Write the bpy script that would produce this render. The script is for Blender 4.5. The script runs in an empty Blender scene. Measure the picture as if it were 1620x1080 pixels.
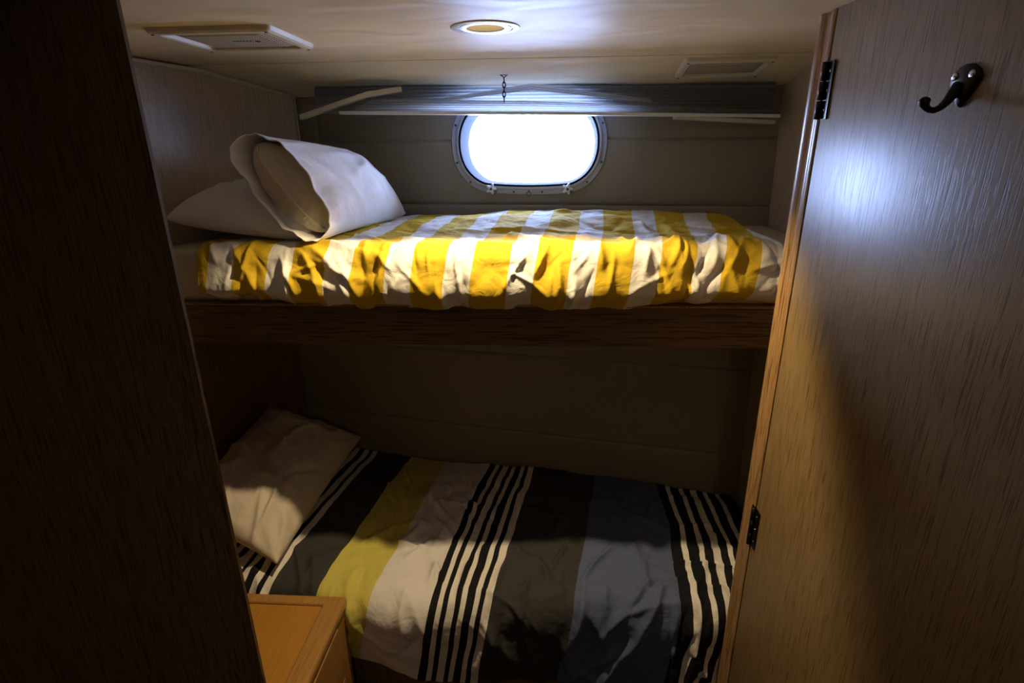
import bpy, bmesh, math, random
import numpy as np
from mathutils import Vector, Matrix, noise

C = bpy.context.scene.collection
SC = bpy.context.scene
R = math.radians

# ------------------------------------------------------------------ camera
YAW, PITCH, ROLL = R(3.6), R(19.4), R(-0.6)
f_ = Vector((-math.sin(YAW)*math.cos(PITCH), math.cos(YAW)*math.cos(PITCH), -math.sin(PITCH)))
r_ = Vector((math.cos(YAW), math.sin(YAW), 0)); u_ = r_.cross(f_)
rr = r_*math.cos(ROLL)+u_*math.sin(ROLL); uu = u_*math.cos(ROLL)-r_*math.sin(ROLL)
cam = bpy.data.cameras.new('camera'); cam.sensor_width = 36; cam.lens = 870/1620*36; cam.clip_start = .02
co = bpy.data.objects.new('camera', cam); C.objects.link(co)
M = Matrix((rr, uu, -f_)).transposed().to_4x4(); M.translation = Vector((0, 0, 1.95)); co.matrix_world = M
SC.camera = co

# ------------------------------------------------------------------ daylight and exposure
SC.view_settings.view_transform = 'Standard'; SC.view_settings.look = 'None'
SC.view_settings.gamma = 1; SC.view_settings.use_curve_mapping = False
SC.view_settings.exposure = 0.12
W = bpy.data.worlds.new('overcast_sky'); SC.world = W; W.use_nodes = True
bg = W.node_tree.nodes['Background']; bg.inputs[0].default_value = (.44, .58, 1.0, 1); bg.inputs[1].default_value = 50.0

def light(name, kind, loc, energy, color, **kw):
    l = bpy.data.lights.new(name, kind); l.energy = energy; l.color = color
    for k, v in kw.items(): setattr(l, k, v)
    o = bpy.data.objects.new(name, l); o.location = loc; C.objects.link(o); return o
# daylight portal in the porthole's outer opening
p = light('window_daylight_portal', 'AREA', (-.068, 2.56, 1.965), 1, (1, 1, 1), shape='RECTANGLE', size=.62, size_y=.38)
p.rotation_euler = (R(-90), 0, 0); p.data.cycles.is_portal = True
# added unseen fill light, dim and warm, behind the viewer
p = light('fill_light', 'AREA', (.1, -.75, 2.18), 2.6, (1, .80, .56), shape='DISK', size=.16)

# ------------------------------------------------------------------ materials
def hexc(r, g, b): return (r, g, b, 1)
def mat(name, col, rough=.6, bump=None, coat=0, metal=0, sheen=0, spec=.5):
    m = bpy.data.materials.new(name); m.use_nodes = True; nt = m.node_tree
    b = nt.nodes['Principled BSDF']; b.inputs['Base Color'].default_value = (*col, 1)
    b.inputs['Roughness'].default_value = rough; b.inputs['Metallic'].default_value = metal
    b.inputs['Specular IOR Level'].default_value = spec
    if coat: b.inputs['Coat Weight'].default_value = coat; b.inputs['Coat Roughness'].default_value = .18
    if sheen: b.inputs['Sheen Weight'].default_value = sheen
    if bump:
        sc, st, dist = bump
        tc = nt.nodes.new('ShaderNodeTexCoord'); n = nt.nodes.new('ShaderNodeTexNoise'); n.inputs['Scale'].default_value = sc; n.inputs['Detail'].default_value = 4
        bp = nt.nodes.new('ShaderNodeBump'); bp.inputs['Strength'].default_value = st; bp.inputs['Distance'].default_value = dist
        nt.links.new(tc.outputs['Object'], n.inputs['Vector']); nt.links.new(n.outputs['Fac'], bp.inputs['Height']); nt.links.new(bp.outputs['Normal'], b.inputs['Normal'])
    return m
def N(nt, t, **kw):
    n = nt.nodes.new(t)
    for k, v in kw.items(): setattr(n, k, v)
    return n
def wood(name, c0, c1, pore, axis='z', rough=.34, bump=.25, scale=1.0, coat=.0, pores=.55):
    """oak veneer: broad tone bands, fine streaks and short dark pores running along one axis"""
    m = bpy.data.materials.new(name); m.use_nodes = True; nt = m.node_tree; L = nt.links.new
    b = nt.nodes['Principled BSDF']; tc = N(nt, 'ShaderNodeTexCoord')
    i = 'xyz'.index(axis)
    def stretched(a, l):
        mp = N(nt, 'ShaderNodeMapping'); s = [a, a, a]; s[i] = l
        mp.inputs['Scale'].default_value = [q*scale for q in s]; L(tc.outputs['Object'], mp.inputs['Vector'])
        return mp.outputs[0]
    n1 = N(nt, 'ShaderNodeTexNoise'); n1.inputs['Scale'].default_value = 1; n1.inputs['Detail'].default_value = 5; n1.inputs['Distortion'].default_value = .6; L(stretched(14, 1.1), n1.inputs['Vector'])
    n2 = N(nt, 'ShaderNodeTexNoise'); n2.inputs['Scale'].default_value = 1; n2.inputs['Detail'].default_value = 3; L(stretched(230, 3), n2.inputs['Vector'])
    n3 = N(nt, 'ShaderNodeTexNoise'); n3.inputs['Scale'].default_value = 1; n3.inputs['Detail'].default_value = 1; L(stretched(480, 13), n3.inputs['Vector'])
    r1 = N(nt, 'ShaderNodeValToRGB'); r1.color_ramp.elements[0].color = (*c0, 1); r1.color_ramp.elements[1].color = (*c1, 1)
    r1.color_ramp.elements[0].position = .3; r1.color_ramp.elements[1].position = .7
    mx = N(nt, 'ShaderNodeMath', operation='MULTIPLY_ADD'); mx.inputs[1].default_value = .45; L(n2.outputs['Fac'], mx.inputs[0])
    ms = N(nt, 'ShaderNodeMath', operation='MULTIPLY'); ms.inputs[1].default_value = .55; L(n1.outputs['Fac'], ms.inputs[0]); L(ms.outputs[0], mx.inputs[2])
    L(mx.outputs[0], r1.inputs['Fac'])
    r3 = N(nt, 'ShaderNodeValToRGB'); r3.color_ramp.elements[0].position = pores; r3.color_ramp.elements[1].position = pores+.09
    r3.color_ramp.elements[0].color = (0, 0, 0, 1); r3.color_ramp.elements[1].color = (1, 1, 1, 1); L(n3.outputs['Fac'], r3.inputs['Fac'])
    mc = N(nt, 'ShaderNodeMix', data_type='RGBA'); L(r3.outputs['Color'], mc.inputs['Factor']); L(r1.outputs['Color'], mc.inputs['A']); mc.inputs['B'].default_value = (*pore, 1)
    L(mc.outputs['Result'], b.inputs['Base Color'])
    bp = N(nt, 'ShaderNodeBump', invert=True); bp.inputs['Strength'].default_value = bump; bp.inputs['Distance'].default_value = .0006
    ad = N(nt, 'ShaderNodeMath', operation='ADD'); L(r3.outputs['Color'], ad.inputs[0]); L(n2.outputs['Fac'], ad.inputs[1])
    L(ad.outputs[0], bp.inputs['Height']); L(bp.outputs['Normal'], b.inputs['Normal'])
    b.inputs['Roughness'].default_value = rough
    if coat: b.inputs['Coat Weight'].default_value = coat; b.inputs['Coat Roughness'].default_value = .3
    return m
def cloth_bump(nt, b, weave=900, fold=18, strength=.35):
    L = nt.links.new; tc = N(nt, 'ShaderNodeTexCoord')
    n = N(nt, 'ShaderNodeTexNoise'); n.inputs['Scale'].default_value = fold; n.inputs['Detail'].default_value = 3; n.inputs['Distortion'].default_value = 1.2; L(tc.outputs['Object'], n.inputs['Vector'])
    n2 = N(nt, 'ShaderNodeTexNoise'); n2.inputs['Scale'].default_value = weave; L(tc.outputs['Object'], n2.inputs['Vector'])
    a = N(nt, 'ShaderNodeMath', operation='MULTIPLY_ADD'); a.inputs[1].default_value = .04; L(n2.outputs['Fac'], a.inputs[0]); L(n.outputs['Fac'], a.inputs[2])
    bp = N(nt, 'ShaderNodeBump'); bp.inputs['Strength'].default_value = strength; bp.inputs['Distance'].default_value = .012
    L(a.outputs[0], bp.inputs['Height']); L(bp.outputs['Normal'], b.inputs['Normal'])
def fabric(name, col, rough=.85, strength=.35, fold=18):
    m = mat(name, col, rough, spec=.25); cloth_bump(m.node_tree, m.node_tree.nodes['Principled BSDF'], fold=fold, strength=strength); return m
def striped(name, bands, span, loop=False, strength=.35):
    """woven stripes laid out along the cloth's own u coordinate; bands = [(start_u, colour)]"""
    m = bpy.data.materials.new(name); m.use_nodes = True; nt = m.node_tree; L = nt.links.new
    b = nt.nodes['Principled BSDF']; uv = N(nt, 'ShaderNodeUVMap'); uv.uv_map = 'cloth'; sx = N(nt, 'ShaderNodeSeparateXYZ'); L(uv.outputs[0], sx.inputs[0])
    src = sx.outputs[0]
    def ramp(bs):
        r = N(nt, 'ShaderNodeValToRGB'); cr = r.color_ramp; cr.interpolation = 'CONSTANT'
        cr.elements[0].position = 0; cr.elements[0].color = (*bs[0][1], 1)
        cr.elements[1].position = min(1, bs[1][0]); cr.elements[1].color = (*bs[1][1], 1)
        for q, c in bs[2:]:
            e = cr.elements.new(q); e.color = (*c, 1)
        return r
    if loop:
        fr = N(nt, 'ShaderNodeMath', operation='FRACT'); L(src, fr.inputs[0]); r = ramp(bands); L(fr.outputs[0], r.inputs['Fac']); out = r.outputs['Color']
    else:
        # ramps hold 32 stops: chain several side by side
        chunks = [bands[k:k+28] for k in range(0, len(bands), 28)]
        out = None
        for k, ch in enumerate(chunks):
            if ch[0][0] > 0: ch = [(0, ch[0][1])]+ch
            r = ramp(ch); L(src, r.inputs['Fac'])
            if out is None: out = r.outputs['Color']
            else:
                g = N(nt, 'ShaderNodeMath', operation='GREATER_THAN'); g.inputs[1].default_value = chunks[k][0][0]; L(src, g.inputs[0])
                mc = N(nt, 'ShaderNodeMix', data_type='RGBA'); L(g.outputs[0], mc.inputs['Factor']); L(out, mc.inputs['A']); L(r.outputs['Color'], mc.inputs['B']); out = mc.outputs['Result']
    L(out, b.inputs['Base Color']); b.inputs['Roughness'].default_value = .85; b.inputs['Specular IOR Level'].default_value = .25
    cloth_bump(nt, b, strength=strength)
    return m

DOORWOOD = wood('oak_door_veneer', (.25, .165, .072), (.32, .215, .10), (.15, .092, .04), 'z', rough=.35, bump=.17, coat=.0)
JAMBWOOD = wood('oak_jamb_solid', (.34, .19, .075), (.44, .26, .12), (.16, .08, .03), 'z', rough=.30, bump=.12, scale=.8)
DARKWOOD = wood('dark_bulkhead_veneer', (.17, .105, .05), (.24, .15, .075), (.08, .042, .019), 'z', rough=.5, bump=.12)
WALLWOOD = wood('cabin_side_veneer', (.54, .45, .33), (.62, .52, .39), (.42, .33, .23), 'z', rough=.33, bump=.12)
BOARDWOOD = wood('oak_bunk_board', (.12, .070, .034), (.20, .12, .058), (.05, .028, .014), 'x', rough=.5, bump=.25, scale=.55)
HONEYWOOD = wood('honey_cabinet_wood', (.44, .20, .032), (.50, .24, .045), (.43, .195, .032), 'y', rough=.34, bump=.06, scale=.5, coat=.25)
RIMWOOD = wood('honey_cabinet_rim', (.40, .20, .055), (.48, .26, .08), (.34, .165, .045), 'y', rough=.3, bump=.1, scale=.7, coat=.3)
CREAM = mat('cream_plastic', (.70, .66, .54), .4)
WHITEM = mat('white_enamel', (.82, .84, .86), .3)
GASKET = mat('black_rubber_gasket', (.006, .006, .008), .9, spec=.02)
FRAMEG = mat('grey_enamel', (.50, .52, .58), .35)
REVEAL = mat('grey_blue_reveal', (.020, .024, .036), .9, spec=.03)
BRONZE = mat('dark_bronze', (.045, .034, .028), .28, metal=.85)
STEEL = mat('dark_steel', (.16, .16, .18), .3, metal=1)
CHROME = mat('bright_screw', (.7, .7, .7), .2, metal=1)
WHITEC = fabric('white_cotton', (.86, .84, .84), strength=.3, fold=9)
TANC = fabric('unbleached_ticking', (.74, .66, .50), strength=.5, fold=22)
SHEET = fabric('cream_sheet', (.66, .58, .44), strength=.35)
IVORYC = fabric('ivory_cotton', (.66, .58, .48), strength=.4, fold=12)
def translucent(name, col, amt):
    m = mat(name, col, .75); nt = m.node_tree; b = nt.nodes['Principled BSDF']; o = nt.nodes['Material Output']
    t = N(nt, 'ShaderNodeBsdfTranslucent'); t.inputs[0].default_value = (*col, 1); mx = N(nt, 'ShaderNodeMixShader'); mx.inputs[0].default_value = amt
    nt.links.new(b.outputs[0], mx.inputs[1]); nt.links.new(t.outputs[0], mx.inputs[2]); nt.links.new(mx.outputs[0], o.inputs[0]); return m
BLINDC = translucent('pleated_blind_fabric', (.66, .67, .68), .62)
REARC = translucent('shaded_rear_pleat_fabric', (.46, .47, .50), .5)  # darker copy of the blind fabric, with the rear pleats' shade in its colour
BLACKHOLE = mat('shadow_gap', (.01, .008, .006), .9)
CARPET = mat('brown_carpet', (.05, .035, .022), .95, bump=(400, .6, .004))

# vinyl headliner: soft sheen, gentle swells
def vinyl(name, col, rough, swell, sdist, grain):
    m = mat(name, col, rough); nt = m.node_tree; b = nt.nodes['Principled BSDF']; L = nt.links.new
    tc = N(nt, 'ShaderNodeTexCoord'); mp = N(nt, 'ShaderNodeMapping'); mp.inputs['Scale'].default_value = (1, 1.3, 1); L(tc.outputs['Object'], mp.inputs[0])
    n = N(nt, 'ShaderNodeTexNoise'); n.inputs['Scale'].default_value = swell; n.inputs['Detail'].default_value = .6; n.inputs['Distortion'].default_value = .8; L(mp.outputs[0], n.inputs['Vector'])
    g = N(nt, 'ShaderNodeTexNoise'); g.inputs['Scale'].default_value = 260; L(tc.outputs['Object'], g.inputs['Vector'])
    b1 = N(nt, 'ShaderNodeBump'); b1.inputs['Strength'].default_value = 1; b1.inputs['Distance'].default_value = sdist; L(n.outputs['Fac'], b1.inputs['Height'])
    b2 = N(nt, 'ShaderNodeBump'); b2.inputs['Strength'].default_value = grain; b2.inputs['Distance'].default_value = .0006; L(g.outputs['Fac'], b2.inputs['Height']); L(b1.outputs[0], b2.inputs['Normal']); L(b2.outputs[0], b.inputs['Normal'])
    return m
HEADLINER = vinyl('cream_vinyl_headliner', (.82, .73, .52), .5, 5.0, .014, .12)
HEADLINER.node_tree.nodes['Principled BSDF'].inputs['Specular IOR Level'].default_value = .3
HULLVINYL = vinyl('taupe_vinyl_hull_lining', (.30, .265, .20), .5, 2.5, .006, .4)

def glass_mat():
    m = bpy.data.materials.new('window_glass'); m.use_nodes = True; nt = m.node_tree; nt.nodes.clear(); L = nt.links.new
    o = N(nt, 'ShaderNodeOutputMaterial'); t = N(nt, 'ShaderNodeBsdfTransparent'); t.inputs[0].default_value = (.93, .96, 1, 1)
    g = N(nt, 'ShaderNodeBsdfGlossy'); g.inputs['Roughness'].default_value = .02; fr = N(nt, 'ShaderNodeFresnel'); fr.inputs[0].default_value = 1.45
    mx = N(nt, 'ShaderNodeMixShader'); L(fr.outputs[0], mx.inputs[0]); L(t.outputs[0], mx.inputs[1]); L(g.outputs[0], mx.inputs[2]); L(mx.outputs[0], o.inputs[0]); return m
GLASS = glass_mat()
def grille_mat():
    m = mat('perforated_cream_mesh', (.62, .57, .45), .5); nt = m.node_tree; b = nt.nodes['Principled BSDF']; L = nt.links.new
    tc = N(nt, 'ShaderNodeTexCoord'); s = N(nt, 'ShaderNodeSeparateXYZ'); L(tc.outputs['Object'], s.inputs[0])
    def tri(ax, off=0):
        a = N(nt, 'ShaderNodeMath', operation='MULTIPLY_ADD'); a.inputs[1].default_value = (170, 85)[ax]; a.inputs[2].default_value = off; L(s.outputs[ax], a.inputs[0])
        f = N(nt, 'ShaderNodeMath', operation='FRACT'); L(a.outputs[0], f.inputs[0]); h = N(nt, 'ShaderNodeMath', operation='SUBTRACT'); h.inputs[1].default_value = .5; L(f.outputs[0], h.inputs[0])
        q = N(nt, 'ShaderNodeMath', operation='MULTIPLY'); L(h.outputs[0], q.inputs[0]); L(h.outputs[0], q.inputs[1]); return q.outputs[0]
    ad = N(nt, 'ShaderNodeMath', operation='ADD'); L(tri(0), ad.inputs[0]); L(tri(1), ad.inputs[1])
    lt = N(nt, 'ShaderNodeMath', operation='LESS_THAN'); lt.inputs[1].default_value = .12; L(ad.outputs[0], lt.inputs[0])
    mc = N(nt, 'ShaderNodeMix', data_type='RGBA'); L(lt.outputs[0], mc.inputs['Factor']); mc.inputs['A'].default_value = (.62, .57, .45, 1); mc.inputs['B'].default_value = (.07, .06, .045, 1)
    L(mc.outputs['Result'], b.inputs['Base Color']); return m
GRILLE = grille_mat()
def emis(name, col, st):
    m = bpy.data.materials.new(name); m.use_nodes = True; b = m.node_tree.nodes['Principled BSDF']
    b.inputs['Base Color'].default_value = (*col, 1); b.inputs['Emission Color'].default_value = (*col, 1); b.inputs['Emission Strength'].default_value = st; return m

# ------------------------------------------------------------------ mesh helpers
def link(name, me, m, parent=None, smooth=True):
    if m: me.materials.append(m)
    if smooth: me.shade_smooth()
    o = bpy.data.objects.new(name, me); C.objects.link(o)
    if parent: o.parent = parent; o.matrix_parent_inverse = Matrix.Translation(-parent.location)@Matrix() if not parent.rotation_euler.z else (Matrix.Translation(parent.location)@Matrix.Rotation(parent.rotation_euler.z, 4, 'Z')).inverted()
    return o
def finish(name, bm, m, parent=None, smooth=False):
    bmesh.ops.recalc_face_normals(bm, faces=bm.faces[:]); me = bpy.data.meshes.new(name); bm.to_mesh(me); bm.free()
    return link(name, me, m, parent, smooth)
def box(bm, lo, hi, bevel=0, seg=2):
    v = bmesh.ops.create_cube(bm, size=1)['verts']
    for q in v: q.co = Vector([lo[i]+(q.co[i]+.5)*(hi[i]-lo[i]) for i in range(3)])
    if bevel:
        es = list({e for q in v for e in q.link_edges}); bmesh.ops.bevel(bm, geom=es, offset=bevel, segments=seg, affect='EDGES', profile=.5)
def obox(name, lo, hi, m, parent=None, bevel=0, seg=2):
    bm = bmesh.new(); box(bm, lo, hi, bevel, seg); o = finish(name, bm, m, parent); 
    if bevel: o.data.shade_smooth(); smooth_angle(o)
    return o
def smooth_angle(o, a=40):
    me = o.data; me.shade_smooth()
    bm = bmesh.new(); bm.from_mesh(me)
    for e in bm.edges:
        if len(e.link_faces) == 2 and e.calc_face_angle(0) > R(a): e.smooth = False
    bm.to_mesh(me); bm.free()
def tube(bm, pts, rads, n=12, caps=True, closed=False):
    rings = []; pts = [Vector(q) for q in pts]
    if not isinstance(rads, (list, tuple)): rads = [rads]*len(pts)
    prev = None
    for i, q in enumerate(pts):
        if closed: d = pts[(i+1) % len(pts)]-pts[i-1]
        else: d = (pts[min(i+1, len(pts)-1)]-pts[max(i-1, 0)])
        d.normalize()
        a = prev-d*prev.dot(d) if prev is not None else d.orthogonal()
        a.normalize(); prev = a; b = d.cross(a)
        rings.append([bm.verts.new(q+(a*math.cos(t)+b*math.sin(t))*rads[i]) for t in [2*math.pi*k/n for k in range(n)]])
    m = len(rings)
    for i in range(m if closed else m-1):
        A, B = rings[i], rings[(i+1) % m]
        for k in range(n): bm.faces.new((A[k], A[(k+1) % n], B[(k+1) % n], B[k]))
    if caps and not closed: bm.faces.new(rings[0]); bm.faces.new(rings[-1][::-1])
def loft(bm, rings, closed=True, capa=False, capb=False):
    vs = [[bm.verts.new(q) for q in r] for r in rings]
    n = len(vs[0])
    for A, B in zip(vs, vs[1:]):
        for k in range(n if closed else n-1): bm.faces.new((A[k], A[(k+1) % n], B[(k+1) % n], B[k]))
    if capa: bm.faces.new(vs[0])
    if capb: bm.faces.new(vs[-1][::-1])
    return vs
def grid_mesh(name, P, m, parent=None, UV=None, wrap=False, solid=0):
    """P: (nv, nu, 3) array of points"""
    nv, nu = P.shape[:2]; verts = P.reshape(-1, 3).tolist(); faces = []
    for j in range(nv-1):
        for i in range(nu if wrap else nu-1):
            i2 = (i+1) % nu; faces.append((j*nu+i, j*nu+i2, (j+1)*nu+i2, (j+1)*nu+i))
    me = bpy.data.meshes.new(name); me.from_pydata(verts, [], faces)
    if UV is not None:
        ul = me.uv_layers.new(name='cloth'); uvf = UV.reshape(-1, 2)
        idx = np.array([l.vertex_index for l in me.loops]); ul.data.foreach_set('uv', uvf[idx].ravel())
    me.update(); o = link(name, me, m, parent)
    if solid: md = o.modifiers.new('thick', 'SOLIDIFY'); md.thickness = solid; md.offset = 0
    return o
def tag(o, label=None, cat=None, group=None, kind=None):
    if label: o['label'] = label
    if cat: o['category'] = cat
    if group: o['group'] = group
    if kind: o['kind'] = kind
    return o
def empty(name, loc, label=None, cat=None, group=None, rz=0):
    o = bpy.data.objects.new(name, None); C.objects.link(o); o.location = loc; o.rotation_euler.z = rz; o.empty_display_size = .05
    return tag(o, label, cat, group)
def structure(o): o['kind'] = 'structure'; return o
def copy_tree(o, parent=None):
    c = o.copy(); C.objects.link(c)
    if parent: c.parent = parent
    for ch in list(o.children): copy_tree(ch, c)
    return c
def ss(a, b, x): t = np.clip((x-a)/(b-a), 0, 1); return t*t*(3-2*t)

# cloth creases: ridges with a sharp crest that bend and fade out
def creases(U, V, rng, n, urange, vrange, ang, lens, wid, amp):
    H = np.zeros_like(U)
    for _ in range(n):
        u0, v0 = rng.uniform(*urange), rng.uniform(*vrange); a = rng.gauss(*ang); L_ = rng.uniform(*lens); w = rng.uniform(*wid); am = rng.uniform(*amp)*rng.choice((1, 1, -.6)); k = rng.gauss(0, 1.2)
        ca, sa = math.cos(a), math.sin(a); s = (U-u0)*ca+(V-v0)*sa; t = -(U-u0)*sa+(V-v0)*ca+k*s*s
        ww = w*(1+.6*np.abs(s)/L_)
        H += am*np.exp(-np.abs(t/ww)**1.5)*np.clip(1-(s/L_)**2, 0, 1)**1.5
    return H
def fnoise(U, V, sc, seed=0, oct=3):
    out = np.zeros_like(U); f = U.ravel()*sc; g = V.ravel()*sc
    out = np.array([noise.fractal(Vector((a, b, seed*7.3)), 1.0, 2.0, oct) for a, b in zip(f, g)])
    return out.reshape(U.shape)

# ------------------------------------------------------------------ the shell
def hull_y(x, z): return 2.26-.10*x-(2-z)*(.02+.07*x)
CEIL = 2.21
def ceil_z(x, y):
    yh = hull_y(x, 2.15); t = np.clip((y-1.88)/(yh-1.88), 0, 1); return CEIL-.058*t**1.15

LX, LZ0, WX, WZ = -.14, 0, -.073, 1.965
# ceiling: flat forward panel with the downlight's cut-out, sloping panel towards the hull
bm = bmesh.new()
out = [(-1.7, -1.3), (1.3, -1.3), (1.3, 1.88), (-1.7, 1.88)]
ov = [bm.verts.new((x, y, CEIL)) for x, y in out]; oe = [bm.edges.new((ov[i], ov[(i+1) % 4])) for i in range(4)]
iv = [bm.verts.new((-.143+.062*math.cos(t), 1.42+.062*math.sin(t), CEIL)) for t in [2*math.pi*k/40 for k in range(40)]]
ie = [bm.edges.new((iv[i], iv[(i+1) % 40])) for i in range(40)]
bmesh.ops.triangle_fill(bm, edges=oe+ie, use_beauty=True)
for f in bm.faces:
    if f.normal.z > 0: f.normal_flip()
me = bpy.data.meshes.new('ceiling'); bm.to_mesh(me); bm.free(); ceil = structure(link('ceiling', me, HEADLINER, None, False))
nx, ny = 90, 24; xs = np.linspace(-1.7, 1.1, nx); P = np.zeros((ny, nx, 3))
for j in range(ny):
    for i, x in enumerate(xs):
        yh = hull_y(x, 2.15)+.02; y = 1.884+(yh-1.884)*j/(ny-1)
        P[j, i] = (x, y, ceil_z(x, y)-.0015*(1 if j else -1)+.002*math.sin(x*11+y*9)*(j/ny))
structure(grid_mesh('ceiling', P[::-1], HEADLINER))
structure(obox('ceiling', (-1.8, -1.4, 2.30), (1.4, 2.7, 2.34), DARKWOOD))
# seam bead between the two headliner panels
bm = bmesh.new(); tube(bm, [(-1.6, 1.882, CEIL), (1.0, 1.882, CEIL)], .0022, 8); structure(finish('trim_1', bm, HEADLINER, None, True))

# hull wall: vinyl lining with horizontal sewn seams, cut out for the porthole
SEAMS = (1.978, 1.733, 1.09, .71)
def stadium(hw, hh, n=64, cx=0, cz=0):
    pts = []; fl = hw-hh
    for k in range(n):
        t = 2*math.pi*(k+.5)/n; c, s = math.cos(t), math.sin(t)
        e = .92
        pts.append((cx+math.copysign(fl, c)*min(1, abs(c)*3.2)+hh*math.copysign(abs(c)**e, c), cz+hh*math.copysign(abs(s)**e, s)))
    return pts
HW, HH = .285, .170
def hull_band(name, z0, z1, hole=False):
    bm = bmesh.new(); nxx = 70; xs = np.linspace(-1.5, 1.05, nxx)
    def pt(x, z):
        e = min(abs(z-z0), abs(z-z1)); d = .007*math.exp(-e/.006)
        if x > -.955: d += .006*math.exp(-abs(x+.935)/.006) if z > 1.6 else 0
        return (x, hull_y(x, z)+d, z)
    zs = sorted({z0, z0+.003, z0+.008, z0+.016, z1-.016, z1-.008, z1-.003, z1}|set(np.linspace(z0+.03, z1-.03, 8)))
    xs = sorted(set(xs.tolist())|{-.935, -.941, -.929, -.925, -.945})
    vs = [[bm.verts.new(pt(x, z)) for x in xs] for z in zs]
    for a, b in zip(vs, vs[1:]):
        for i in range(len(xs)-1): bm.faces.new((a[i], b[i], b[i+1], a[i+1]))
    return finish(name, bm, HULLVINYL, None, True)
edges_z = [0, .71, 1.09, 1.733, 1.978, 2.2]
hull = []
for a, b in zip(edges_z, edges_z[1:]): hull.append(structure(hull_band('wall_back', a, b)))
# porthole cut-out through the lining
bm = bmesh.new(); sp = stadium(HW, HH, 64, WX, WZ); loft(bm, [[(x, 1.9, z) for x, z in sp], [(x, 2.7, z) for x, z in sp]], True, True, True)
cut = finish('porthole_cutter', bm, None)
dg_meshes = []
for o in hull[3:5]:
    md = o.modifiers.new('cut', 'BOOLEAN'); md.operation = 'DIFFERENCE'; md.object = cut; md.solver = 'EXACT'
bpy.context.view_layer.update()
dg = bpy.context.evaluated_depsgraph_get()
for o in hull[3:5]:
    me = bpy.data.meshes.new_from_object(o.evaluated_get(dg)); o.modifiers.clear(); o.data = me
bpy.data.objects.remove(cut)
# solid outer hull with a bigger cut so no daylight leaks round the lining
bm = bmesh.new()
def outerloop(y): return [bm.verts.new(q) for q in ((-1.9, y, -.1), (1.4, y, -.1), (1.4, y, 2.36), (-1.9, y, 2.36))]
for y in (2.545, ):
    o4 = outerloop(y); oe = [bm.edges.new((o4[i], o4[(i+1) % 4])) for i in range(4)]
    h = [bm.verts.new((x, y, z)) for x, z in stadium(HW-.012, HH-.012, 64, WX+.006, WZ-.004)]; he = [bm.edges.new((h[i], h[(i+1) % 64])) for i in range(64)]
    bmesh.ops.triangle_fill(bm, edges=oe+he, use_beauty=True)
structure(finish('wall_outer', bm, WHITEM, None))

# left side panel (upper cabin) and the deeper recess below the upper bunk
def panel(name, a, b, z0, z1, th, m, side=1):
    a = Vector((*a, 0)); b = Vector((*b, 0)); d = (b-a).normalized(); n = Vector((-d.y, d.x, 0))*th*side
    bm = bmesh.new(); q = [a, b, b+n, a+n]; loft(bm, [[(p_.x, p_.y, z0) for p_ in q], [(p_.x, p_.y, z1) for p_ in q]], True, True, True)
    return finish(name, bm, m, None)
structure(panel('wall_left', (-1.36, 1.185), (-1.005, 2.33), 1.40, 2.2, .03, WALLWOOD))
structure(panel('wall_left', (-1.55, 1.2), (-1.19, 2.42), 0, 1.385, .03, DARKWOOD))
structure(obox('trim_2', (-1.45, 1.75, 1.385), (-1.25, 2.44, 1.40), DARKWOOD))
# corner batten between side panel and hull lining, ceiling moulding along the side panel
bm = bmesh.new(); box(bm, (-1.012, 2.318, 1.45), (-1.0, 2.33, 2.17), .002); structure(finish('trim_3', bm, WALLWOOD))
bm = bmesh.new(); tube(bm, [(-1.36+.006, 1.185, 2.2), (-1.20+.006, 1.70, 2.2), (-1.127, 1.93, 2.196), (-1.005, 2.325, 2.148)], .007, 10); structure(finish('trim_4', bm, CREAM, None, True))
structure(obox('wall_right', (.835, 1.38, 0), (.865, 2.3, 2.21), WALLWOOD))
structure(panel('wall_left', (-1.7, -1.33), (-1.7, 2.56), 0, 2.3, .03, DARKWOOD))
structure(panel('wall_right', (1.3, -1.33), (1.3, 2.56), 0, 2.3, .03, DARKWOOD, -1))
structure(obox('wall_rear', (-1.7, -1.33, 0), (1.3, -1.3, 2.3), DARKWOOD))
structure(obox('floor', (-1.8, -1.4, -.04), (1.4, 2.6, 0), CARPET))
# near bulkhead on the left with its edge strip
bm = bmesh.new(); q = [(-.6340, .893), (-.6325, .899), (-.664, .93), (-1.68, .93), (-1.68, .875)]
loft(bm, [[(x, y, 0) for x, y in q], [(x, y, CEIL) for x, y in q]], True, True, True); structure(finish('wall_entry', bm, DARKWOOD))
# right bulkhead and moulded jamb the door hangs on
structure(obox('wall_entry', (.60, 1.335, 0), (1.29, 1.375, CEIL), JAMBWOOD))
bm = bmesh.new()
prof = [(.583, 1.309), (.581, 1.312), (.581, 1.324), (.584, 1.328), (.587, 1.333), (.587, 1.345), (.584, 1.352), (.580, 1.358), (.578, 1.366), (.579, 1.376), (.584, 1.384), (.591, 1.388), (.62, 1.388), (.62, 1.309)]
loft(bm, [[(x, y, 0) for x, y in prof], [(x, y, CEIL-.001) for x, y in prof]], True, True, True); j = structure(finish('trim_5', bm, JAMBWOOD)); smooth_angle(j, 50)

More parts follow.
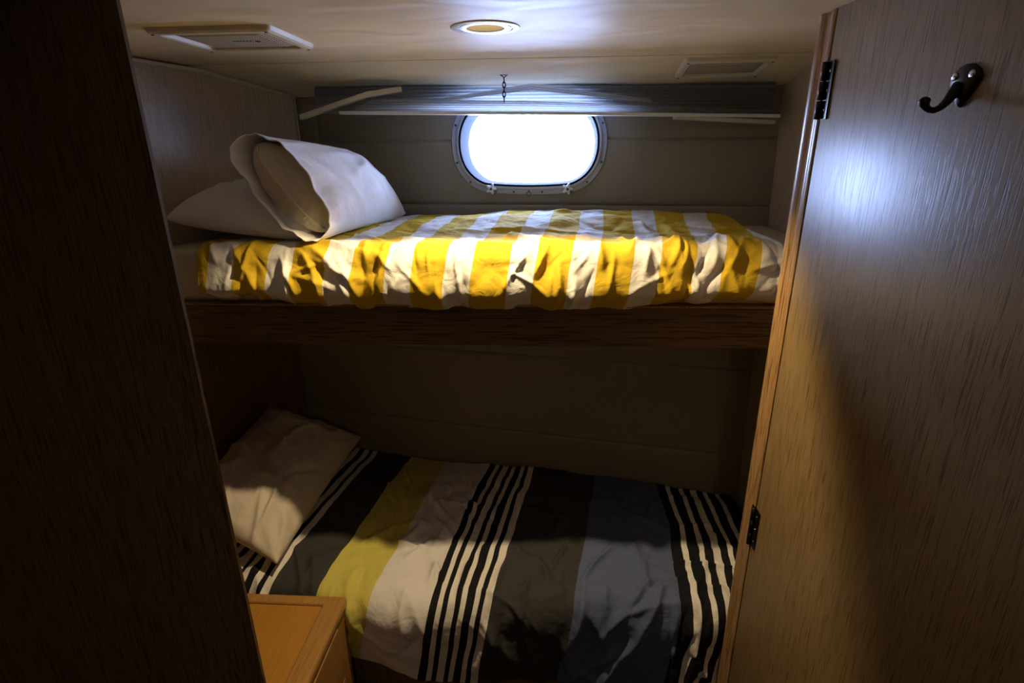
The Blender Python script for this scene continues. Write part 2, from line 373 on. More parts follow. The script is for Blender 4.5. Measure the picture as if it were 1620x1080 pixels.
# ------------------------------------------------------------------ porthole window
win = structure(bpy.data.objects.new('window_1', None)); C.objects.link(win); win.location = (WX, hull_y(WX, WZ), WZ)
win['label'] = 'oblong white-framed porthole in the hull above the upper bunk'
def hp(x, z, off): return (x, hull_y(x, z)+off, z)
def ring(name, prof, m, parent):       # prof: list of (inset from outer outline, offset toward the hull side)
    bm = bmesh.new(); rings = []
    for ins, off in prof: rings.append([hp(x, z, off) for x, z in stadium(.303-ins, .192-ins, 96, WX, WZ)])
    rings.append(rings[0]); loft(bm, rings, True); o = finish(name, bm, m, parent, True); bmr = bmesh.new(); bmr.from_mesh(o.data); bmesh.ops.remove_doubles(bmr, verts=bmr.verts, dist=1e-6); bmr.to_mesh(o.data); bmr.free(); smooth_angle(o, 45); return o
ring('frame_flange', [(0, .002), (.0, -.004), (.003, -.008), (.019, -.009), (.021, -.006), (.026, .004)], FRAMEG, win)
ring('hinged_frame', [(.019, -.004), (.020, -.018), (.023, -.021), (.031, -.021), (.0312, -.006), (.024, -.004)], FRAMEG, win)
ring('gasket', [(.0305, -.0205), (.033, -.0215), (.038, -.019), (.038, -.005), (.0305, -.005)], GASKET, win)
# reveal through the hull thickness
bm = bmesh.new(); ra = [hp(x, z, -.0045) for x, z in stadium(.303-.0345, .192-.0345, 96, WX, WZ)]; rb = [(x, 2.55, z) for x, z in stadium(HW-.012, HH-.012, 96, WX+.006, WZ-.004)]
loft(bm, [ra, rb], True); finish('reveal', bm, REVEAL, win, True)
bm = bmesh.new(); vs = [bm.verts.new(hp(x, z, -.004)) for x, z in stadium(.303-.0375, .192-.0375, 96, WX, WZ)]; bm.faces.new(vs); finish('pane', bm, GLASS, win)
def bolt(x, z):
    bm = bmesh.new(); y = hull_y(x, z); tube(bm, [(x, y-.007, z), (x, y-.0105, z)], .0042, 12); finish('bolt', bm, STEEL, win, True)
bp_ = stadium(.303-.010, .192-.010, 96, WX, WZ)
for deg in (22, -22, -52, -83.5, -96.5, -128, -158, 158, 128, 52):
    x_, z_ = bp_[int((deg % 360)/360*96) % 96]; bolt(x_, z_)
for sx in (-.145, .155):
    x, z = WX+sx, WZ-.168; y = hull_y(x, z)-.018
    k = bpy.data.objects.new('latch', None)
    bm = bmesh.new(); c_ = Vector((x, y-.010, z))
    pts = []
    for q in range(40):
        t = 2*math.pi*q/40; rr_ = .017+.005*math.cos(5*t); pts.append((c_.x+rr_*math.cos(t), c_.z+rr_*math.sin(t)))
    loft(bm, [[(a, c_.y+.006, b) for a, b in pts], [(a, c_.y-.006, b) for a, b in pts], [(c_.x+(a-c_.x)*.7, c_.y-.010, c_.z+(b-c_.z)*.7) for a, b in pts]], True, True, True)
    lk = finish('latch_knob', bm, WHITEM, win, True); smooth_angle(lk, 50)
    bm = bmesh.new(); tube(bm, [(x, y+.006, z), (x, y-.024, z)], .005, 12); box(bm, (x+.006, y-.006, z-.022), (x+.020, y+.010, z-.004), .002); finish('latch_bolt', bm, STEEL, lk, True)
x, z = WX+.004, WZ-.192; y = hull_y(x, z)-.014
bm = bmesh.new(); tube(bm, [(x+.0085*math.cos(t), y, z+.003+.0085*math.sin(t)) for t in [2*math.pi*k/20 for k in range(20)]], .0016, 8, closed=True); tube(bm, [(x, y, z+.010), (x, y-.002, z+.03)], .002, 8); finish('pull_ring', bm, STEEL, win, True)

# ------------------------------------------------------------------ pleated blind bunched under the ceiling
BY = 2.085
blind = empty('pleated_blind', (0, BY, 2.06), 'grey-white pleated blind bunched up above the porthole with its rail sagging', 'blind')
bm = bmesh.new()
def rail(bm, pts, w, h):
    rings = [[(x, y-w/2, z-h/2), (x, y+w/2, z-h/2), (x, y+w/2, z+h/2), (x, y-w/2, z+h/2)] for x, y, z in pts]; loft(bm, rings, True, True, True)
rail(bm, [(-.735, BY, 2.073), (0, BY, 2.062), (.79, BY, 2.043)], .040, .010); finish('bottom_rail', bm, WHITEM, blind)
# right end: lower slat sagging under the rail, left end: slat lifted towards the ceiling
bm = bmesh.new(); rail(bm, [(.45, BY+.04, 2.045), (.785, BY+.03, 2.024)], .06, .012); finish('end_slat', bm, CREAM, blind)
bm = bmesh.new(); rail(bm, [(-.878, BY-.01, 2.060), (-.64, BY-.0, 2.13), (-.52, BY+.03, 2.15)], .03, .016); finish('end_slat', bm, CREAM, blind)
# front pleats: straight band above the rail
def pleats(name, bot, top, n, depth, m, nu=60):
    xs = np.linspace(0, 1, nu); bot = [np.array(q) for q in bot]; top = [np.array(q) for q in top]
    def along(pl, t):
        seg = t*(len(pl)-1); i = min(int(seg), len(pl)-2); return pl[i]*(1-(seg-i))+pl[i+1]*(seg-i)
    P = np.zeros((2*n+1, nu, 3))
    for j in range(2*n+1):
        for i, t in enumerate(xs):
            a, b = along(bot, t), along(top, t); q = a+(b-a)*j/(2*n); q = q+np.array((0, depth*(.5 if j % 2 else -.5), 0)); P[j, i] = q
    o = grid_mesh(name, P, m, blind, solid=0); o.data.shade_flat(); return o
pleats('pleated_fabric', [(-.70, BY, 2.08), (.79, BY, 2.050)], [(-.62, BY+.015, 2.118), (-.06, BY+.01, 2.104), (.79, BY+.01, 2.062)], 5, .008, BLINDC)
pleats('pleated_fabric', [(-.37, BY, 2.106), (-.055, BY-.0, 2.136)], [(-.37, BY+.02, 2.118), (-.055, BY+.01, 2.158)], 3, .008, BLINDC, 20)
pleats('pleated_fabric', [(-.055, BY, 2.136), (.36, BY, 2.092)], [(-.055, BY+.01, 2.158), (.36, BY+.02, 2.104)], 3, .008, BLINDC, 20)
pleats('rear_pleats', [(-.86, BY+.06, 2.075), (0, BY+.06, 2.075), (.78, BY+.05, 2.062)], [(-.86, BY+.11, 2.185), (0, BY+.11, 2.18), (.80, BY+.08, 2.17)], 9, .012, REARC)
# the little chain holding the blind up
chain = empty('hanging_chain', (-.148, 2.066, 2.17), 'short dark metal chain hanging from the ceiling above the porthole', 'chain')
bm = bmesh.new(); zt = float(ceil_z(-.148, 2.066)); tube(bm, [(-.158 , 2.066, zt-.002), (-.148, 2.066, zt-.010), (-.138, 2.066, zt-.002)], .0022, 8); box(bm, (-.162, 2.058, zt-.003), (-.134, 2.074, zt), .001); finish('ceiling_hook', bm, STEEL, chain, True)
z = zt-.008
for k in range(5):
    bm = bmesh.new(); h, w = .0100, .0050; pts = []
    for q in range(16):
        t = 2*math.pi*q/16; a, b = w*math.cos(t), h*math.sin(t)
        pts.append((-.148+(a if k % 2 else 0), 2.066+(0 if k % 2 else a)-.002*k, z-h+b))
    tube(bm, pts, .0019, 6, closed=True); finish('chain_link', bm, BRONZE, chain, True); z -= .0148

# ------------------------------------------------------------------ ceiling fittings
dl = empty('ceiling_downlight', (-.143, 1.42, CEIL), 'round white recessed downlight set in the ceiling in front of the porthole', 'ceiling light')
def lathe(bm, prof, c, n=48):
    loft(bm, [[(c[0]+r*math.cos(t), c[1]+r*math.sin(t), c[2]+z) for t in [2*math.pi*k/n for k in range(n)]] for r, z in prof], True)
bm = bmesh.new(); lathe(bm, [(.080, .0), (.0795, -.0015), (.078, -.0022), (.064, -.0024), (.0635, -.0002), (.0605, -.0002), (.060, -.0026), (.050, -.0030), (.044, -.0024), (.043, .004)], (-.143, 1.42, CEIL)); t_ = finish('trim_ring', bm, WHITEM, dl, True); smooth_angle(t_, 60)
bm = bmesh.new(); pr = []
for k in range(9): pr += [(.043-.0006*k, -.002+.006*k), (.0405-.0006*k, .001+.006*k)]
lathe(bm, pr, (-.143, 1.42, CEIL)); finish('baffle', bm, CREAM, dl, True)
bm = bmesh.new(); lathe(bm, [(.001, .046), (.036, .046), (.038, .052)], (-.143, 1.42, CEIL)); finish('bulb', bm, emis('warm_bulb', (1, .78, .48), 3), dl, True)
sp = light('downlight_beam', 'SPOT', (-.143, 1.43, CEIL-.014), 52, (1, .76, .42), spot_size=R(128), spot_blend=.34, shadow_soft_size=.015); sp.scale = (1, .31, 1); sp.parent = dl; sp.matrix_parent_inverse = Matrix.Translation(-dl.location)

def ceiling_grille(cx, cy, w, d, tilt, label, hz=CEIL):
    g = empty('ceiling_grille', (0, 0, 0), label, 'grille', 'cream ceiling grilles')
    def rect(x, y, z, r=.012):
        pts = []
        for sx, sy, a0 in ((1, 1, 0), (-1, 1, 90), (-1, -1, 180), (1, -1, 270)):
            for k in range(5): t = R(a0+k*22.5); pts.append((sx*(x-r)+r*math.cos(t), sy*(y-r)+r*math.sin(t), z))
        return pts
    W2, D2 = w/2, d/2
    bm = bmesh.new(); loft(bm, [rect(W2, D2, .001), rect(W2-.003, D2-.003, -.009), rect(W2-.008, D2-.008, -.013), rect(W2-.020, D2-.020, -.0135), rect(W2-.024, D2-.024, -.011), rect(W2-.026, D2-.026, -.002)], True); fr = finish('frame', bm, CREAM, g, True); smooth_angle(fr, 30)
    bm = bmesh.new(); loft(bm, [rect(W2-.026, D2-.026, -.003), rect(W2-.050, D2-.05, -.010, .006), rect(W2-.055, D2-.055, -.011, .006)], True, False, True); ms = finish('mesh_panel', bm, GRILLE, g)
    for sx in (-1, 1):
        for sy in (-1, 1):
            bm = bmesh.new(); tube(bm, [(sx*(W2-.014), sy*(D2-.014), -.012), (sx*(W2-.014), sy*(D2-.014), -.0147)], .0035, 10); finish('screw', bm, STEEL, g, True)
    return g
g1 = ceiling_grille(0, 0, .29, .26, 0, 'larger cream perforated grille on the ceiling at the left, above the pillows')
bm = bmesh.new()   # small embossed maker's mark: a row of raised strokes
for k in range(6): box(bm, (-.002+k*.008, -.012, -.0125), (.003+k*.008, -.007, -.0108), .0008)
tube(bm, [(.050, -.004, -.0118), (.056, -.010, -.0118), (.062, -.004, -.0118), (.056, .002, -.0118)], .0012, 6, closed=True); finish('badge', bm, STEEL, g1, True)
g1.location = (-.755, 1.46, CEIL)
g2 = ceiling_grille(0, 0, .28, .19, 0, 'slimmer-looking cream grille on the sloping ceiling at the right, near the blind'); g2.location = (.565, 2.0, float(ceil_z(.565, 2.0))-.001); g2.rotation_euler = (R(-8.5), 0, R(-2))

# ------------------------------------------------------------------ right-hand door
DX = .583
door = structure(obox('door_1', (DX, .44, .04), (DX+.036, 1.303, CEIL-.0005), DOORWOOD, None, .0015)); door['label'] = 'oak door standing open on the right'
structure(obox('gap_shade_strip', (DX+.012, 1.303, .04), (DX+.03, 1.309, CEIL-.002), BLACKHOLE))  # near-black strip standing in for the shade in the door gap
def hinge(z0, z1):
    h = empty('hinge', (DX, 1.306, z0), 'dark bronze door hinge %s' % ('high on the oak jamb' if z0 > 1.5 else 'low on the oak jamb beside the lower bunk'), 'hinge')
    bm = bmesh.new(); n = 3; L_ = (z1-z0)/n
    for k in range(n): tube(bm, [(DX-.006, 1.306, z0+k*L_+.0006), (DX-.006, 1.306, z0+(k+1)*L_-.0006)], .0062, 14)
    finish('barrel', bm, BRONZE, h, True)
    bm = bmesh.new(); box(bm, (DX-.0012, 1.278, z0), (DX+.0005, 1.303, z1), .0004); box(bm, (DX-.004, 1.310, z0), (DX-.0022, 1.322, z1), .0004); finish('leaf', bm, BRONZE, h)
    for k in range(3):
        bm = bmesh.new(); zz = z0+(k+.5)*L_; tube(bm, [(DX-.001, 1.290, zz), (DX-.0026, 1.290, zz)], .003, 10); finish('screw', bm, CHROME, h, True)
DOOR_ITEMS = [door]
hinge(2.000, 2.112); hinge(.895, 1.015)

# coat hook
hk = empty('coat_hook', (DX, .931, 2.03), 'dark bronze single-prong coat hook screwed to the oak door', 'hook')

bm = bmesh.new(); rings = []
for s, hw in ((0, 1), (.6, .97), (1, .82)):
    pts = []
    for k in range(48):
        t = 2*math.pi*k/48; a, b = math.cos(t), math.sin(t)
        wdt = (.0285 if b > 0 else .0285*(1-.62*min(1, (-b)**1.2))); hgt = .017 if b > 0 else .040
        if b > 0: hgt += .003*math.cos(2*t)*-1
        pts.append((DX-.0072*s, .931+wdt*a*hw, 2.040+hgt*b*hw))
    rings.append(pts)
loft(bm, rings, True, False, True); pl = finish('base_plate', bm, BRONZE, hk, True); smooth_angle(pl, 50)
bm = bmesh.new()
pr = [(0, 2.030, .010), (.008, 2.020, .008), (.016, 2.008, .0062), (.025, 2.000, .0050), (.034, 1.9965, .0045), (.042, 1.9975, .0045), (.048, 2.001, .0050), (.051, 2.0045, .0066), (.0525, 2.009, .0080), (.0535, 2.0125, .0070), (.054, 2.0155, .003)]
tube(bm, [(DX-.005-a, .936-.10*a, z) for a, z, r in pr], [r for a, z, r in pr], 18); finish('prong', bm, BRONZE, hk, True)
for dy in (-.016, .016):
    bm = bmesh.new(); tube(bm, [(DX-.006, .931+dy, 2.044), (DX-.0085, .931+dy, 2.044), (DX-.0092, .931+dy, 2.044)], [.0060, .0058, .003], 14); box(bm, (DX-.0094, .931+dy-.005, 2.0433), (DX-.0088, .931+dy+.005, 2.0447)); finish('screw', bm, CHROME, hk, True)

# the door stands open a few degrees past square: swing it and its hook about the hinge line
swing = Matrix.Translation((DX, 1.303, 0))@Matrix.Rotation(R(5.5), 4, 'Z')@Matrix.Translation((-DX, -1.303, 0))
door.data.transform(swing); hk.matrix_world = swing@Matrix.Translation(hk.location)

# ------------------------------------------------------------------ bunks
ub = empty('upper_bunk', (-.2, 1.6, 1.37), 'upper bunk platform with a dark oak fascia board across its front', 'bunk')
bm = bmesh.new(); box(bm, (-1.235, 1.597, 1.372), (.833, 1.625, 1.497), .003); finish('fascia_board', bm, BOARDWOOD, ub)
bm = bmesh.new(); box(bm, (-1.24, 1.592, 1.497), (.833, 1.632, 1.503), .002); finish('edge_lip', bm, JAMBWOOD, ub)
bm = bmesh.new(); pts = [(-1.25, 1.626), (.833, 1.626), (.833, hull_y(.833, 1.4)-.004), (-1.0, hull_y(-1.0, 1.4)-.004), (-1.02, 2.3)]
loft(bm, [[(x, y, 1.41) for x, y in pts], [(x, y, 1.435) for x, y in pts]], True, True, True); finish('base_panel', bm, DARKWOOD, ub)
lb = empty('lower_bunk', (-.2, 1.5, 0), 'dark wooden base of the lower bunk under the striped duvet', 'bunk')
bm = bmesh.new(); box(bm, (-1.42, 1.50, 0), (.83, 1.525, .33), .003); finish('front_panel', bm, DARKWOOD, lb)
bm = bmesh.new(); pts = [(-1.42, 1.526), (.83, 1.526), (.83, hull_y(.83, .3)-.01), (-1.2, hull_y(-1.2, .3)-.01)]
loft(bm, [[(x, y, .29) for x, y in pts], [(x, y, .315) for x, y in pts]], True, True, True); finish('base_panel', bm, DARKWOOD, lb)

def slab(name, poly, z0, z1, rad, m, label, cat, seed=0, quilt=.004):
    bm = bmesh.new(); loft(bm, [[(x, y, z0) for x, y in poly], [(x, y, z1) for x, y in poly]], True, True, True)
    bmesh.ops.bevel(bm, geom=bm.edges[:], offset=rad, segments=4, affect='EDGES', profile=.5)
    o = finish(name, bm, m, None, True); smooth_angle(o, 60); return tag(o, label, cat)
slab('mattress', [(-1.225, 1.606), (.828, 1.606), (.828, 2.14), (-1.02, 2.30)], 1.503, 1.668, .028, SHEET, 'mattress in a cream sheet on the upper bunk under the yellow striped duvet', 'mattress')
slab('mattress', [(-1.40, 1.47), (.825, 1.47), (.825, 2.03), (-1.19, 2.36)], .317, .495, .03, SHEET, 'mattress on the lower bunk, hidden in shadow under the multicoloured duvet', 'mattress')

# upper duvet ------------------------------------------------------
rng = random.Random(5)
nu, nv = 560, 200
U = np.linspace(0, 1, nu)[None, :].repeat(nv, 0); Vv = np.linspace(0, 1, nv)[:, None].repeat(nu, 1)
TOPL, ARC, SIDE = .60, .085, .125; TOT = TOPL+ARC+SIDE
S = Vv*TOT                                          # distance from the hull edge over the top and down the front
X = -1.045+U*(.675+1.045)
lo = -1.045+.03*fnoise(S, S*0, 3, 1); 
X = X+.012*fnoise(X, S, 2.2, 2)*ss(0, .05, U)*ss(0, .05, 1-U)
# right end is pulled back on the bed: the corner at the hull side sits further left
X = X-(.03*ss(.8, 1, U))*(1-ss(.3, .55, S))
yb = 2.21-.10*X; front = 1.590-.016*np.sin((X+1)*1.9)
ytop = yb-(yb-(front+.045))*np.clip(S/TOPL, 0, 1)
puff = .012+.030*np.exp(-((ytop-2.05)/.22)**2)*ss(-1.0, -.3, X)+.014*np.sin(X*3.1+1.2)*ss(1.7, 2.0, ytop)
ztop = 1.672+puff
a = np.clip((S-TOPL)/ARC, 0, 1)*math.pi/2; d = np.clip(S-TOPL-ARC, 0, None)/SIDE
bulge = .020*np.sin(math.pi*np.clip((S-TOPL-.015)/(ARC+SIDE-.01), 0, 1)**1.9)**2
Y = np.where(S < TOPL, ytop, front+.045-.055*np.sin(a)-bulge)
Z = np.where(S < TOPL, ztop, ztop-.05*(1-np.cos(a))-d*SIDE*1.02)
tuck = ss(.6, 1, d); Y = Y+.030*tuck*d; Z = Z+.010*tuck
# hem sags over the board in the middle
Z = Z-(.022*ss(-.95, -.6, X)*(1-ss(.15, .5, X))+.004*np.sin(X*31)+.003*np.sin(X*57+1))*ss(.3, 1, d)
# folds
H = creases(X, S, rng, 46, (-1.0, .66), (.62, .82), (math.pi/2, .35), (.05, .13), (.006, .013), (.007, .016))
H += creases(X, S, rng, 26, (-1.0, .66), (.66, .84), (math.pi/2, .95), (.04, .10), (.004, .009), (.005, .011))
H += creases(X, S, rng, 46, (-1.0, .6), (.15, .62), (.15, .4), (.08, .22), (.007, .016), (.003, .009))
H += creases(X, S, rng, 22, (-.25, .62), (.35, .62), (.9, .6), (.05, .12), (.006, .012), (.005, .011))
H += creases(X, S, rng, 12, (.3, .66), (.5, .8), (1.3, .4), (.08, .16), (.009, .018), (.006, .013))
H += creases(X, S, rng, 10, (-.95, -.5), (.6, .8), (.7, .4), (.10, .18), (.009, .014), (.007, .013))
H += .010*fnoise(X, S, 5, 3)+.003*fnoise(X, S, 17, 4)
H += .007*(np.abs(np.sin(X*19+2*np.sin(S*9)))-.5)*ss(.62, .8, S)
H *= ss(0, .012, U)*ss(0, .012, 1-U)
an = np.where(S < TOPL, 0, np.where(d > 0, math.pi/2, a))
Y = Y-H*np.sin(an)-np.maximum(0, H)*0; Z = Z+np.maximum(H, -.006)*np.cos(an)
sh = .10*(1-S/TOT)+.01*fnoise(X, S, 3, 5)
u = (X-sh-(-.93-.01))/.1786
UV = np.stack([u+20, S], -1)
YEL, WHT = (.66, .44, .025), (.80, .77, .72)
DUVET = striped('yellow_white_striped_cotton', [(0, YEL), (.56, WHT)], 1, True, .4)
P = np.stack([X, Y, Z], -1)
P[..., 1] = np.minimum(P[..., 1], 2.24-.13*P[..., 0]-.012)
dv = grid_mesh('duvet', P, DUVET, None, UV, solid=.003); tag(dv, 'yellow and white striped duvet on the upper bunk', 'duvet')

# lower duvet ------------------------------------------------------
rng = random.Random(11)
nu, nv = 560, 300
U = np.linspace(0, 1, nu)[None, :].repeat(nv, 0); Vv = np.linspace(0, 1, nv)[:, None].repeat(nu, 1)
TOPL, ARC, SIDE = .84, .13, .24; TOT = TOPL+ARC+SIDE; S = Vv*TOT
X = -1.20+U*(.80+1.20); X = X+.02*fnoise(X, S, 1.7, 7)*ss(0, .05, U)*ss(0, .05, 1-U)
yb = hull_y(X, .56)-.02; front = 1.455-.03*ss(-.7, -.4, X)*(1-ss(.5, .8, X))+.02*fnoise(X, X*0, 2.5, 8)
ytop = yb-(yb-(front+.07))*np.clip(S/TOPL, 0, 1)
ztop = .520+.030*np.exp(-((ytop-1.95)/.3)**2)+.012*np.sin(X*4+.6)+.012*fnoise(X, S, 2.4, 9)
a = np.clip((S-TOPL)/ARC, 0, 1)*math.pi/2; d = np.clip(S-TOPL-ARC, 0, None)/SIDE
Y = np.where(S < TOPL, ytop, front+.07-.082*np.sin(a)+.01*d)
hang = SIDE*(.86+.28*ss(-.62, -.35, X)-.10*ss(.3, .75, X))
Z = np.where(S < TOPL, ztop, ztop-.082*(1-np.cos(a))-d*hang)
# bumps: the cover lifts in a soft ridge at its left third and gathers
H = creases(X, S, rng, 60, (-1.1, .75), (.75, 1.2), (math.pi/2, .4), (.08, .22), (.008, .020), (.010, .026))
H += creases(X, S, rng, 60, (-.7, .7), (.1, .85), (1.3, .7), (.07, .2), (.007, .018), (.007, .019))
H += creases(X, S, rng, 14, (-.55, -.2), (.1, .7), (1.0, .7), (.06, .16), (.008, .016), (.009, .020))
H += creases(X, S, rng, 16, (.15, .55), (.85, 1.15), (2.2, .25), (.12, .24), (.007, .013), (.010, .018))
H += creases(X, S, rng, 8, (-.2, .15), (.85, 1.15), (1.0, .4), (.12, .22), (.010, .018), (.010, .018))
H += .014*fnoise(X, S, 4, 12)+.004*fnoise(X, S, 14, 13)
H += .03*np.exp(-((X+.52)/.16)**2)*ss(.5, .95, S)*(1-.5*d)
H *= ss(0, .012, U)*ss(0, .012, 1-U)
an = np.where(S < TOPL, 0, np.where(d > 0, math.pi/2, a))
Y = Y-H*np.sin(an); Z = Z+np.maximum(H, -.012)*np.cos(an)
Z = np.maximum(Z, np.where(ytop > front+.07, .503, .0))
# pattern coordinate measured at the front edge of the bed
sh = (.115*(1-S/.85)-.02*ss(.9, 1.2, S))*(1-.55*ss(.2, .5, X))+.012*fnoise(X, S, 3, 14)
bow = .05*ss(.3, .6, X)*np.sin(np.clip(S/TOT, 0, 1)*math.pi)
u = (X-sh-bow*.6+1.3)/2.3
UV = np.stack([u, S], -1)
K, Wt, CH, YO, WL, SL = (.009, .009, .012), (.84, .80, .74), (.050, .048, .048), (.66, .57, .13), (.80, .75, .74), (.105, .13, .235)
def uu_(x): return (x+1.3)/2.3
bands = [(0, Wt)]
def group(x0, x1, n, first=K, second=Wt, duty=.5):
    w = (x1-x0)/n
    for k in range(n): bands.append((uu_(x0+k*w), first)); bands.append((uu_(x0+k*w+w*duty), second))
group(-1.24, -.945, 6); bands.append((uu_(-.945), CH)); bands.append((uu_(-.77), YO)); bands.append((uu_(-.585), WL))
group(-.376, -.165, 5); bands.append((uu_(-.165), CH)); bands.append((uu_(.117), SL)); group(.445, .70, 5, duty=.55); bands.append((uu_(.70), K))
bands[0] = (0, Wt)
LOWER = striped('multicolour_striped_cotton', bands, 1, False, .4)
P = np.stack([X, Y, Z], -1)
P[..., 1] = np.minimum(P[..., 1], 2.26-.10*P[..., 0]-1.5*(.02+.07*P[..., 0])-.012)
dv2 = grid_mesh('duvet', P, LOWER, None, UV, solid=.003); tag(dv2, 'multicoloured striped duvet in black, white, olive and slate on the lower bunk', 'duvet')

# ------------------------------------------------------------------ pillows
def pillow(name, FL, FR, BL, BR, T, m, seed, label, fl=.5, crs=.009):
    """closed pillow spanned by four corners, pinched edges, creased"""
    rng = random.Random(seed); n = 90; FL, FR, BL, BR = [np.array(q, float) for q in (FL, FR, BL, BR)]
    A = np.linspace(-1, 1, n)[None, :].repeat(n, 0); B = np.linspace(-1, 1, n)[:, None].repeat(n, 1)
    a2 = A*(1-.035*(1-B**2)); b2 = B*(1-.035*(1-A**2))
    sa, sb = (a2+1)/2, (b2+1)/2
    base = ((1-sb)*(1-sa))[..., None]*FL+((1-sb)*sa)[..., None]*FR+(sb*(1-sa))[..., None]*BL+(sb*sa)[..., None]*BR
    nrm = np.cross(FR-FL, BL-FL); nrm /= np.linalg.norm(nrm)
    th = T*np.clip((1-A**4), 0, 1)**.5*np.clip((1-B**4), 0, 1)**.5*(.75+.25*(1-A**2)*(1-B**2))
    cr = creases(A*.25, B*.3, rng, 30, (-.25, .25), (-.3, .3), (1.2, 1.1), (.08, .24), (.008, .018), (.3*crs, crs))
    # gathers running in from the corners
    for sx in (-1, 1):
        for sy in (-1, 1):
            ang = np.arctan2(1.02-B*sy, 1.02-A*sx); rad = np.hypot(1.02-B*sy, 1.02-A*sx); cr += .005*np.sin(ang*11+seed)*np.exp(-((rad-.35)/.3)**2)
    cr += .012*fnoise(A*.25, B*.3, 6, seed)
    edge = np.clip((1-A**4)*(1-B**4)*3, 0, 1)
    up = base+nrm*(th*(1-fl)*2*.5+cr*edge)[..., None]; dn = base-nrm*(th*fl)[..., None]
    bm = bmesh.new()
    vu = [[bm.verts.new(up[j, i]) for i in range(n)] for j in range(n)]; vd = [[bm.verts.new(dn[j, i]) for i in range(n)] for j in range(n)]
    for j in range(n-1):
        for i in range(n-1): bm.faces.new((vu[j][i], vu[j][i+1], vu[j+1][i+1], vu[j+1][i])); bm.faces.new((vd[j][i], vd[j+1][i], vd[j+1][i+1], vd[j][i+1]))
    bmesh.ops.remove_doubles(bm, verts=bm.verts, dist=.0004)
    o = finish(name, bm, m, None, True); tag(o, label, 'pillow'); return o
pillow('pillow', (-1.165, 1.64, 1.755), (-.72, 1.63, 1.70), (-1.07, 2.12, 1.80), (-.66, 2.14, 1.735), .17, WHITEC, 3, 'flatter white pillow lying against the side wall under the propped one', .32)
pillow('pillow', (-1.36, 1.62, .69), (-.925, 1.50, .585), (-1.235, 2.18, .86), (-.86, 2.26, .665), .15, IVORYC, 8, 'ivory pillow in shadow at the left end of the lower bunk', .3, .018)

# propped pillow: an open-ended case with the inner pillow showing
pc = empty('pillow', (-.7, 1.9, 1.67), 'plump white pillow propped up on the upper bunk, its case open at the near end', 'pillow')
P1, P2, P3, P4 = [np.array(q) for q in ((-.885, 1.66, 1.985), (-.665, 1.62, 1.70), (-.545, 2.20, 1.70), (-.78, 2.20, 1.885))]
def case(s0, s1, ns, T, scale, seed, flare=0, crs=.006, closed_end=True, wave=.012):
    rng = random.Random(seed); nt_ = 160
    s = np.linspace(s0, s1, ns)[:, None].repeat(nt_, 1); t = (np.linspace(0, 2*math.pi, nt_, endpoint=False))[None, :].repeat(ns, 0)
    c, sn = np.cos(t), np.sin(t)
    bot = P2+(P3-P2)*s[..., None]; top = P1+(P4-P1)*s[..., None]
    mid = (bot+top)/2; w = (top-bot)/2
    axis = (P3+P4-P1-P2); axis = axis/np.linalg.norm(axis)
    nn = np.cross(w, axis); nn /= np.linalg.norm(nn, axis=-1, keepdims=True)
    if nn[0, 0, 0] < 0: nn = -nn
    prof = T*np.clip(1-np.abs(s*2-1.0)**4*(1 if closed_end else 0), 0, 1)**.5 if closed_end == 'both' else T*(np.clip(1-np.clip(s, 0, 1)**5, 0, 1)**.5)*(.62+.38*np.sin(np.clip(s, 0, 1)*math.pi*.8+.35))
    wid = scale*(1-.05*np.sin(math.pi*np.clip(s, 0, 1)))*(1-.10*np.clip((s-.8)/.2, 0, 1)**2)
    lens = np.sign(sn)*np.abs(sn)**1.25
    q = mid+w*(np.sign(c)*np.abs(c)**.9*wid)[..., None]
    cc = c*.18; ssx = s*.58
    cr = creases(cc, ssx, rng, 34, (-.18, .18), (.02, .5), (math.pi/2, .5), (.08, .24), (.011, .024), (.3*crs, crs))+crs*.8*fnoise(cc, ssx, 5, seed)
    q = q+nn*(lens*(prof)*np.where(sn > 0, 1.15, .85)+cr*np.abs(sn)*ss(0, .05, 1-s))[..., None]
    return q, s, t, nn, axis
q, s, t, nn, axis = case(-.02, 1.0, 110, .115, 1.0, 21)
# ripple and slack at the open hem
rim = (1-ss(-.02, .22, s)); q = q+nn*(rim*(.006*np.sin(t*5+1)+.0035*np.sin(t*11+2)+.002*np.sin(t*19)))[..., None]
q = q+axis*((1-ss(-.02, .10, s))*(.018*np.sin(t*3+.4)+.030*(np.sin(t) < 0)*(-np.sin(t))*-1))[..., None]
cs = grid_mesh('pillowcase', q, WHITEC, pc, None, True, solid=.0025)
q2, s2, t2, nn2, ax2 = case(.06, .97, 70, .098, .90, 33, crs=.005)
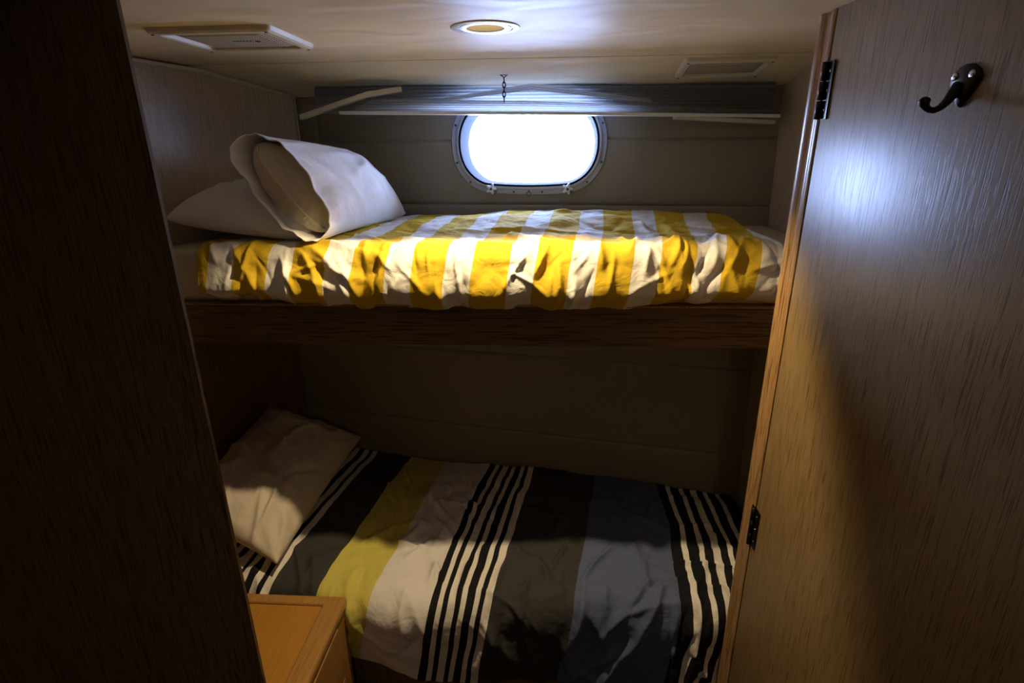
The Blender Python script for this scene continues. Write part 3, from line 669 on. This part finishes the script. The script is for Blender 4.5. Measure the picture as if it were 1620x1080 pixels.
# close the inner pillow's near end into a bulging face with a piped seam
c0 = (P1+P2)/2; rings_ = []
for k in range(9):
    e = k/9; cen = q2[0].mean(0); rr2 = math.sin(e*math.pi/2)
    rings_.append(cen+(q2[0]-cen)*np.array([max(rr2, .0)]*3)*1.0 - ax2*(.045*math.cos(e*math.pi/2)))
def squeeze(r, e):   # keep the long axis, pinch only the thickness, so that the end closes along a seam line
    cen = q2[0].mean(0); wv = (P1-P2)/np.linalg.norm(P1-P2); dlt = q2[0]-cen; al = (dlt@wv)[:, None]*wv; rest = dlt-al
    return cen+al*(1-.04*(1-e))+rest*math.sin(e*math.pi/2)**.8-ax2*(.05*(1-e)**.8)*np.clip(1-((dlt@wv)/np.abs(dlt@wv).max())**4, .0, 1)[:, None]
rings_ = np.array([squeeze(0, k/10) for k in range(10)])
qq = np.concatenate([rings_, q2], 0)
inner = grid_mesh('inner_pillow', qq, TANC, pc, None, True)
nsm = 160; seam = [Vector(rings_[0][i])-Vector(ax2)*.002 for i in range(4, 77)]
bm = bmesh.new(); tube(bm, seam, .0035, 8); finish('piped_seam', bm, TANC, inner, True)

# ------------------------------------------------------------------ honey-coloured cabinet at the lower left
cb = empty('bedside_cabinet', (-.9, 1.15, 0), 'honey-brown wooden cabinet with a rimmed top in front of the lower bunk', 'cabinet')
CX0, CX1, CY0, CY1, CT = -1.35, -.655, .93, 1.425, .53
bm = bmesh.new(); box(bm, (CX0, CY0+.01, 0), (CX1-.012, CY1-.006, CT-.02), .002); finish('body', bm, RIMWOOD, cb)
bm = bmesh.new(); box(bm, (CX0+.02, CY0+.03, CT-.02), (CX1-.05, CY1-.02, CT-.008)); finish('top_panel', bm, HONEYWOOD, cb)
bm = bmesh.new(); box(bm, (CX1-.070, CY0, CT-.032), (CX1, CY1, CT+.004), .010, 4); o = finish('top_rim', bm, RIMWOOD, cb); smooth_angle(o, 50)
bm = bmesh.new(); box(bm, (CX0, CY1-.038, CT-.030), (CX1-.06, CY1, CT+.002), .008, 4); o = finish('top_rim', bm, RIMWOOD, cb); smooth_angle(o, 50)
bm = bmesh.new(); box(bm, (CX1-.012, CY0+.02, .28), (CX1-.002, 1.335, CT-.042), .003); o = finish('drawer', bm, RIMWOOD, cb)
bm = bmesh.new(); box(bm, (CX1-.012, CY0+.02, .04), (CX1-.002, 1.335, .272), .003); o = finish('drawer', bm, RIMWOOD, cb)
